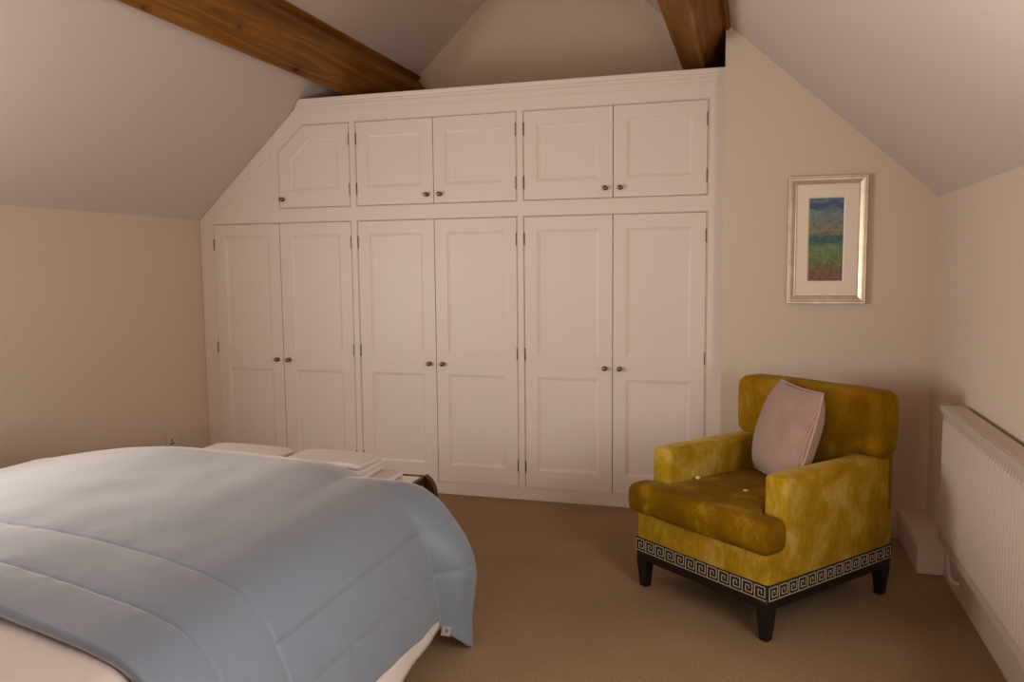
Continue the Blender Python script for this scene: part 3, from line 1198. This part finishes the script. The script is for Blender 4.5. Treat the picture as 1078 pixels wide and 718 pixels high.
def pill(u, v, side):
    """u,v in -1..1; pinched edges between the corners"""
    k = PS / 2
    x = u * k * (1 + (0.11 if u > 0 else -0.035) * (1 - v * v) * abs(u) ** 3)
    y = v * k * (1 - 0.07 * (1 - u * u) * abs(v) ** 3 * 0.6)
    th = 0.098 * (max(0, 1 - abs(u) ** 2.6) ** 0.55) * (max(0, 1 - abs(v) ** 2.6) ** 0.55)
    w = noise.noise(Vector((u * 1.8, v * 1.8, side * 4.0))) * 0.006 * (1 - abs(u) ** 4) * (1 - abs(v) ** 4)
    return Vector((x, y, side * (th + 0.004 * (1 - u ** 8) * (1 - v ** 8)) + w))


for side in (-1, 1):
    g = [[bm.verts.new(pill(-math.cos(math.pi * i / n), -math.cos(math.pi * j / n), side)) for j in range(n + 1)] for i in range(n + 1)]
    for i in range(n):
        for j in range(n):
            q = (g[i][j], g[i + 1][j], g[i + 1][j + 1], g[i][j + 1])
            bm.faces.new(q if side > 0 else q[::-1])
bmesh.ops.remove_doubles(bm, verts=bm.verts[:], dist=0.0008)
obj('cover', bm, M['corduroy'], PIL, smooth=True)
bm = bmesh.new()
loop = []
for k in range(4):
    for j in range(16):
        t = -1 + 2 * j / 16
        u, v = [(t, -1), (1, t), (-t, 1), (-1, -t)][k]
        p = pill(u, v, 1)
        p.z = 0
        loop.append(p * 1.01)
loop.append(loop[0])
tube(bm, loop, 0.0045, 8)
obj('piping', bm, M['piping'], PIL, smooth=True)

# ------------------------------------------------------------------ bed
BX0, BX1, BY0, BY1 = -3.06, -1.19, 0.84, 2.74       # mattress plan
BED = empty('double_bed', ((BX0 + BX1) / 2, (BY0 + BY1) / 2, 0))
tag(BED, 'large divan bed in front of the wardrobe, almost hidden under its duvet', 'bed')
B_INV = Matrix.Translation((-(BX0 + BX1) / 2, -(BY0 + BY1) / 2, 0))


def bpart(name, bm, mat, parent=BED, **k):
    bmesh.ops.transform(bm, matrix=B_INV, verts=bm.verts[:])
    return obj(name, bm, mat, parent, **k)


bm = bmesh.new()
softbox(bm, BX0 + 0.05, BX1 - 0.07, BY0, BY1 - 0.10, 0.30, 0.585, 0.05, n=10, puff=(0, 0, 0.012))
bpart('mattress', bm, M['mattress'], smooth=True)
bm = bmesh.new()
softbox(bm, BX0 + 0.08, BX1 - 0.10, BY0, BY1 - 0.14, 0.06, 0.30, 0.02, n=4)
bpart('divan_base', bm, M['divan'], smooth=True)
for x in (BX0 + 0.18, BX1 - 0.2):
    for y in (BY0 + 0.12, BY1 - 0.3):
        bm = bmesh.new()
        lathe(bm, [(0.022, 0), (0.026, 0.01), (0.026, 0.06)], (x, y, 0), (0, 0, 1), 12)
        bpart('foot', bm, M['black_wood'], smooth=True)
bm = bmesh.new()
softbox(bm, BX0 - 0.02, BX1 + 0.02, BY0 - 0.10, BY0 - 0.005, 0.08, 1.12, 0.03, n=8, puff=(0, 0.01, 0.03))
bpart('headboard', bm, M['divan'], smooth=True)

# drape: fabric-space point -> 3-D.  Core rectangle with a rolled shoulder and a hanging skirt.
KX0, KX1, KYF = -2.84, -1.45, 2.58                  # core edges (left, right, foot)
PROF = spline([(0.0, 0.0), (0.10, -0.022), (0.19, -0.060), (0.265, -0.140), (0.315, -0.240), (0.348, -0.345), (0.372, -0.480), (0.385, -0.60)], 10)
PLEN = [0.0]
for p, q in zip(PROF, PROF[1:]):
    PLEN.append(PLEN[-1] + (q - p).length)


def prof_at(s):
    if s >= PLEN[-1]:
        return PROF[-1] + Vector((0, -(s - PLEN[-1])))
    for i in range(len(PLEN) - 1):
        if s <= PLEN[i + 1]:
            t = (s - PLEN[i]) / max(1e-9, PLEN[i + 1] - PLEN[i])
            return PROF[i].lerp(PROF[i + 1], t)


def top_z(x, y):
    c = (x - (KX0 + KX1) / 2) / ((KX1 - KX0) / 2)
    z = 0.667 + 0.062 * max(0, 1 - abs(c) ** 2.2)
    return z


def sstep(a, b, t):
    t = max(0, min(1, (t - a) / (b - a)))
    return t * t * (3 - 2 * t)


def drape(fx, fy, shrink=0.0, corner=1.0):
    """fx across, fy along the bed; outside the core the cloth rolls over the edge"""
    qx, qy = min(max(fx, KX0), KX1), min(fy, KYF)
    dx, dy = fx - qx, fy - qy
    rho = math.hypot(dx, dy)
    bulge = 0.13 * sstep(1.4, KYF, qy) * max(0, 1 - abs((qx - (KX0 + KX1) / 2) / 0.80) ** 7)
    base = Vector((qx, qy + bulge, top_z(qx, qy) - shrink))
    base.z += (0.020 * math.exp(-((qx + 1.58) / 0.20) ** 2) - 0.008) * sstep(KYF - 0.6, KYF, qy)
    if rho < 1e-9:
        return base
    ex, ey = dx / rho, dy / rho
    p = prof_at(rho)
    out_, dz = p.x - shrink * sstep(0.0, 0.3, rho), p.y + shrink * 0.6 * sstep(0.0, 0.3, rho)
    th = math.degrees(math.atan2(ey, abs(ex)))
    if 0 < th and dx > 0:
        k = sstep(0.05, 0.6, rho)
        t0_, t1_ = sstep(0.02, 0.24, rho), sstep(0.12, 0.6, rho)
        lobe = (0.085 * t0_ + 0.055 * t1_ - 0.060 * sstep(0.50, 0.80, rho)) * math.exp(-((th - (42 - 18 * k)) / 17.0) ** 2) + 0.06 * t1_ * math.exp(-((th - 74) / 11.0) ** 2)
        crease = -0.060 * t1_ * math.exp(-((th - 4) / 6.0) ** 2) - 0.06 * t1_ * math.exp(-((th - 55) / 8.0) ** 2)
        out_ += corner * (lobe + crease)
    return base + Vector((ex * out_, ey * out_, dz))


HEM = 0.645
SEAM_ROWS = [1.735, 1.525]                 # across the bed, near the head
SEAM_SIDE = [0.355, 0.505]               # along the hanging sides
HEAD_Y = 1.35


def quilt(fx, fy):
    """height of the filled channels above the stitch lines"""
    qx, qy = min(max(fx, KX0), KX1), min(fy, KYF)
    rho = math.hypot(fx - qx, fy - qy)
    d = 9.0
    for s in SEAM_ROWS:
        d = min(d, abs(fy - s))
    if fy > SEAM_ROWS[0] - 0.001:
        for s in SEAM_SIDE:
            d = min(d, abs(rho - s))
    if fx > KX1 and fy > KYF:
        pass
    h = 0.0022 * math.exp(-d / 0.035) * noise.noise(Vector((fx * 26, fy * 26, 3.3)))
    h += 0.0045 * (1 - math.exp(-d / 0.03)) - 0.005 * math.exp(-(d / 0.0036) ** 2)
    return h


def grid_mesh(bm, U, V, fn):
    g = [[bm.verts.new(fn(u, v)) for v in V] for u in U]
    for i in range(len(U) - 1):
        for j in range(len(V) - 1):
            bm.faces.new((g[i][j], g[i + 1][j], g[i + 1][j + 1], g[i][j + 1]))
    return g


def frange(a, b, n_):
    return [a + (b - a) * i / n_ for i in range(n_ + 1)]


def duvet_pt(fx, fy):
    # round the cloth corner a little so it hangs as one flap
    qx, qy = min(max(fx, KX0), KX1), min(fy, KYF)
    dx, dy = fx - qx, fy - qy
    rho = math.hypot(dx, dy)
    fx0, fy0 = fx, fy
    if dx != 0 and dy > 0:
        m = max(abs(dx), abs(dy))
        th = math.degrees(math.atan2(abs(dy), abs(dx)))
        lim = m * (1 + (0.235 * math.exp(-((th - 20) / 14) ** 2) + 0.03 * math.exp(-((th - 50) / 16) ** 2) if dx > 0 else 0.05))
        k = lim / rho
        dx, dy = dx * k, dy * k
        fx, fy = qx + dx, qy + dy
        rho = lim
        fx0, fy0 = fx, fy
    if dx > 0:                     # the side hangs a little lower towards the foot
        g_ = 1 + 0.075 * sstep(1.9, KYF, qy) * sstep(0.2, 0.6, rho)
        fx, fy = qx + (fx - qx) * g_, qy + (fy - qy) * g_
        rho *= g_
    p = drape(fx, fy)
    e = 0.004
    n_ = (drape(fx + e, fy) - p).cross(drape(fx, fy + e) - p)
    n_ = n_.normalized() if n_.length > 0 else Vector((0, 0, 1))
    h = quilt(fx0, fy0)
    h += noise.noise(Vector((fx * 3.1, fy * 2.2, 0.3))) * 0.008
    side = sstep(0.25, 0.5, rho)
    along = fy if abs(dx) > abs(dy) else fx
    h += side * (noise.noise(Vector((along * 11.0, rho * 2.0, 5.0))) * 0.010)
    h += (1 - side) * noise.noise(Vector((fx * 2.0 + fy * 5.0, fy * 1.2 - fx * 6.0, 2.0))) * 0.003
    # the head edge stands away from the sheet where the cloth is loose
    p.z += 0.030 * math.exp(-(fy - HEAD_Y) / 0.07) * sstep(-1.55, -1.9, fx)
    return p + n_ * h




def denser(L, seams):
    out = sorted(set(round(v, 5) for v in L + [q + d for q in seams for d in (0, 0.002, -0.002, 0.0045, -0.0045, 0.008, -0.008, 0.014, -0.014)]))
    res = [out[0]]
    for v in out[1:]:
        if v - res[-1] > 0.0012:
            res.append(v)
    return res


bm = bmesh.new()
U = denser(frange(KX0 - HEM, KX0, 40) + frange(KX0, KX1, 120)[1:] + frange(KX1, KX1 + HEM, 80)[1:], [KX1 + q for q in SEAM_SIDE])
V = denser(frange(HEAD_Y, KYF, 130) + frange(KYF, KYF + HEM, 80)[1:], SEAM_ROWS + [KYF + q for q in SEAM_SIDE])
grid_mesh(bm, U, V, duvet_pt)
DUV = obj('duvet', bm, M['satin'], None, smooth=True)
sol = DUV.modifiers.new('thickness', 'SOLIDIFY')
sol.thickness = 0.022
sol.offset = -1
tag(DUV, 'pale blue quilted satin duvet spread over the bed and hanging to one side', 'duvet')
# care label sewn to the hem
bm = bmesh.new()
LC = Vector((-1.070, 2.672, 0.140))
la, lb = Vector((0.030, 0.012, -0.006)), Vector((-0.012, 0.004, -0.040))
vs = [bm.verts.new(LC + la * i + lb * j) for i, j in ((0, 0), (1, 0), (1, 1), (0, 1))]
bm.faces.new(vs)
r_ = bmesh.ops.solidify(bm, geom=bm.faces[:], thickness=0.001)
mk = LC + la * 0.3 + lb * 0.25
vs = [bm.verts.new(mk + la * a_ + lb * b_ + la.cross(lb).normalized() * sgn * 0.0016) for sgn in (-1, 1) for a_, b_ in ((0, 0), (0.4, 0.05), (0.4, 0.3), (0.15, 0.42))]
for q in (vs[:4], vs[4:]):
    bm.faces.new(q).material_index = 1
o = obj('care_label', bm, [M['label'], M['label_mark']], DUV)
o['label'] = 'small white care label'

# white sheet beneath the duvet
HS = 0.735


def sheet_pt(fx, fy):
    rho = max(0, abs(fx - (KX0 + KX1) / 2) - (KX1 - KX0) / 2)
    p = drape(fx, min(fy, KYF), shrink=0.032)
    p.y += max(0, fy - KYF)
    t = sstep(0.3, 0.7, rho)
    p.x += (1 if fx > -2 else -1) * t * (0.022 + 0.010 * math.sin(fy * 9.0) + 0.010 * noise.noise(Vector((fy * 7, rho * 3, 1))))
    p.z += 0.006 * noise.noise(Vector((fx * 4, fy * 4, 9))) * (1 - t)
    # rounded lower corner at the foot end
    c = sstep(KYF + 0.02, KYF + 0.10, fy) * t
    p.z += 0.05 * c * c
    return p


bm = bmesh.new()
grid_mesh(bm, frange(KX0 - HS, KX0, 30) + frange(KX0, KX1, 40)[1:] + frange(KX1, KX1 + HS, 40)[1:], frange(BY0 + 0.005, KYF + 0.10, 116), sheet_pt)
SH = obj('bed_sheet', bm, M['white_cotton'], None, smooth=True)
sol = SH.modifiers.new('thickness', 'SOLIDIFY')
sol.thickness = 0.006
sol.offset = -1
tag(SH, 'white cotton sheet showing at the bed head and below the duvet hem', 'sheet')

# ------------------------------------------------------------------ bench at the foot of the bed
TX0, TX1, TY0, TY1, TZ = -2.66, -1.45, 3.13, 3.46, 0.478
TB = empty('luggage_bench', ((TX0 + TX1) / 2, (TY0 + TY1) / 2, 0))
tag(TB, 'low dark mahogany bench with a cream top behind the bed foot', 'bench')
T_INV = Matrix.Translation((-(TX0 + TX1) / 2, -(TY0 + TY1) / 2, 0))


def tpart(name, bm, mat, parent=TB, **k):
    bmesh.ops.transform(bm, matrix=T_INV, verts=bm.verts[:])
    return obj(name, bm, mat, parent, **k)


bm = bmesh.new()
f = 0.022
box(bm, TX0, TX1, TY0, TY0 + f, TZ - 0.035, TZ)
box(bm, TX0, TX1, TY1 - f, TY1, TZ - 0.035, TZ)
box(bm, TX0, TX0 + f, TY0 + f, TY1 - f, TZ - 0.035, TZ)
box(bm, TX1 - f, TX1, TY0 + f, TY1 - f, TZ - 0.035, TZ)
bevel(tpart('rim', bm, M['mahogany']), 0.004, 2)
bm = bmesh.new()
box(bm, TX0 + f, TX1 - f, TY0 + f, TY1 - f, TZ - 0.02, TZ - 0.003)
tpart('top', bm, M['table_top'])
for sx in (-1, 1):
    for yy in (TY0 + 0.02, TY1 - 0.02):
        x = TX1 if sx > 0 else TX0
        bm = bmesh.new()
        path = spline([(x - sx * 0.014, yy, TZ - 0.006), (x + sx * 0.012, yy, TZ - 0.035), (x + sx * 0.025, yy, TZ - 0.085), (x + sx * 0.018, yy, TZ - 0.17),
                       (x - sx * 0.012, yy, TZ - 0.30), (x - sx * 0.02, yy, 0.07), (x + sx * 0.008, yy, 0.0)], 6)
        rings = []
        for i, p in enumerate(path):
            d = (path[min(i + 1, len(path) - 1)] - path[max(i - 1, 0)]).normalized()
            nrm = Vector((d.z, 0, -d.x))
            w = 0.017 + 0.008 * math.sin(math.pi * min(1, i / len(path) * 1.6))
            if i == len(path) - 1:
                nrm = Vector((1 if nrm.x > 0 else -1, 0, 0))
            rings.append([bm.verts.new(p + nrm * a_ * w + Vector((0, b_ * 0.019, 0))) for a_, b_ in ((-1, -1), (1, -1), (1, 1), (-1, 1))])
        for a, b in zip(rings, rings[1:]):
            for i in range(4):
                bm.faces.new((a[i], a[(i + 1) % 4], b[(i + 1) % 4], b[i]))
        bm.faces.new(rings[0])
        bm.faces.new(rings[-1][::-1])
        tpart('leg', bm, M['mahogany'], auto=50)
for sx in (-1, 1):
    bm = bmesh.new()
    x = TX1 if sx > 0 else TX0
    box(bm, x - sx * 0.004 - 0.01, x - sx * 0.004 + 0.01, TY0 + 0.03, TY1 - 0.03, 0.13, 0.155)
    tpart('stretcher', bm, M['mahogany'])


def towel(name, x0, x1, y0, y1, z, layers, th, label, seed):
    """a folded towel: a continuous strip wound back and forth, the folds rounded on the long side"""
    e = empty(name, ((x0 + x1) / 2, (y0 + y1) / 2, z))
    tag(e, label, 'towel', 'folded towels on the bench')
    w, d = (x1 - x0) / 2, (y1 - y0) / 2
    for k in range(layers):
        bm = bmesh.new()
        sh = 0.010 * noise.noise(Vector((k * 3.7, seed, 0)))
        softbox(bm, -w + sh + 0.004 * k, w + sh - 0.003 * k, -d + 0.003 * k, d - 0.003 * k, k * th + 0.0006, (k + 1) * th - 0.0006, th * 0.48, n=10, ns=3, wob=0.004, seed=seed + k)
        for v in bm.verts:
            t = v.co.x / w
            v.co.z -= 0.018 * max(0, abs(t) - 0.55) ** 1.4 * (k / layers) * 2
        obj('fold', bm, M['towel'], e, smooth=True)
    return e


towel('bath_towel', -2.575, -2.115, 3.17, 3.42, TZ, 4, 0.028, 'white folded towel stack on the bench, the one further from the armchair', 1.0)
towel('bath_towel', -2.075, -1.65, 3.17, 3.42, TZ + 0.0255, 3, 0.027, 'white folded towel on the bench near its open end', 6.0)
towel('hand_towel', -2.09, -1.555, 3.15, 3.43, TZ, 1, 0.0225, 'thin white folded towel lying under the towel near the open bench end', 11.0)
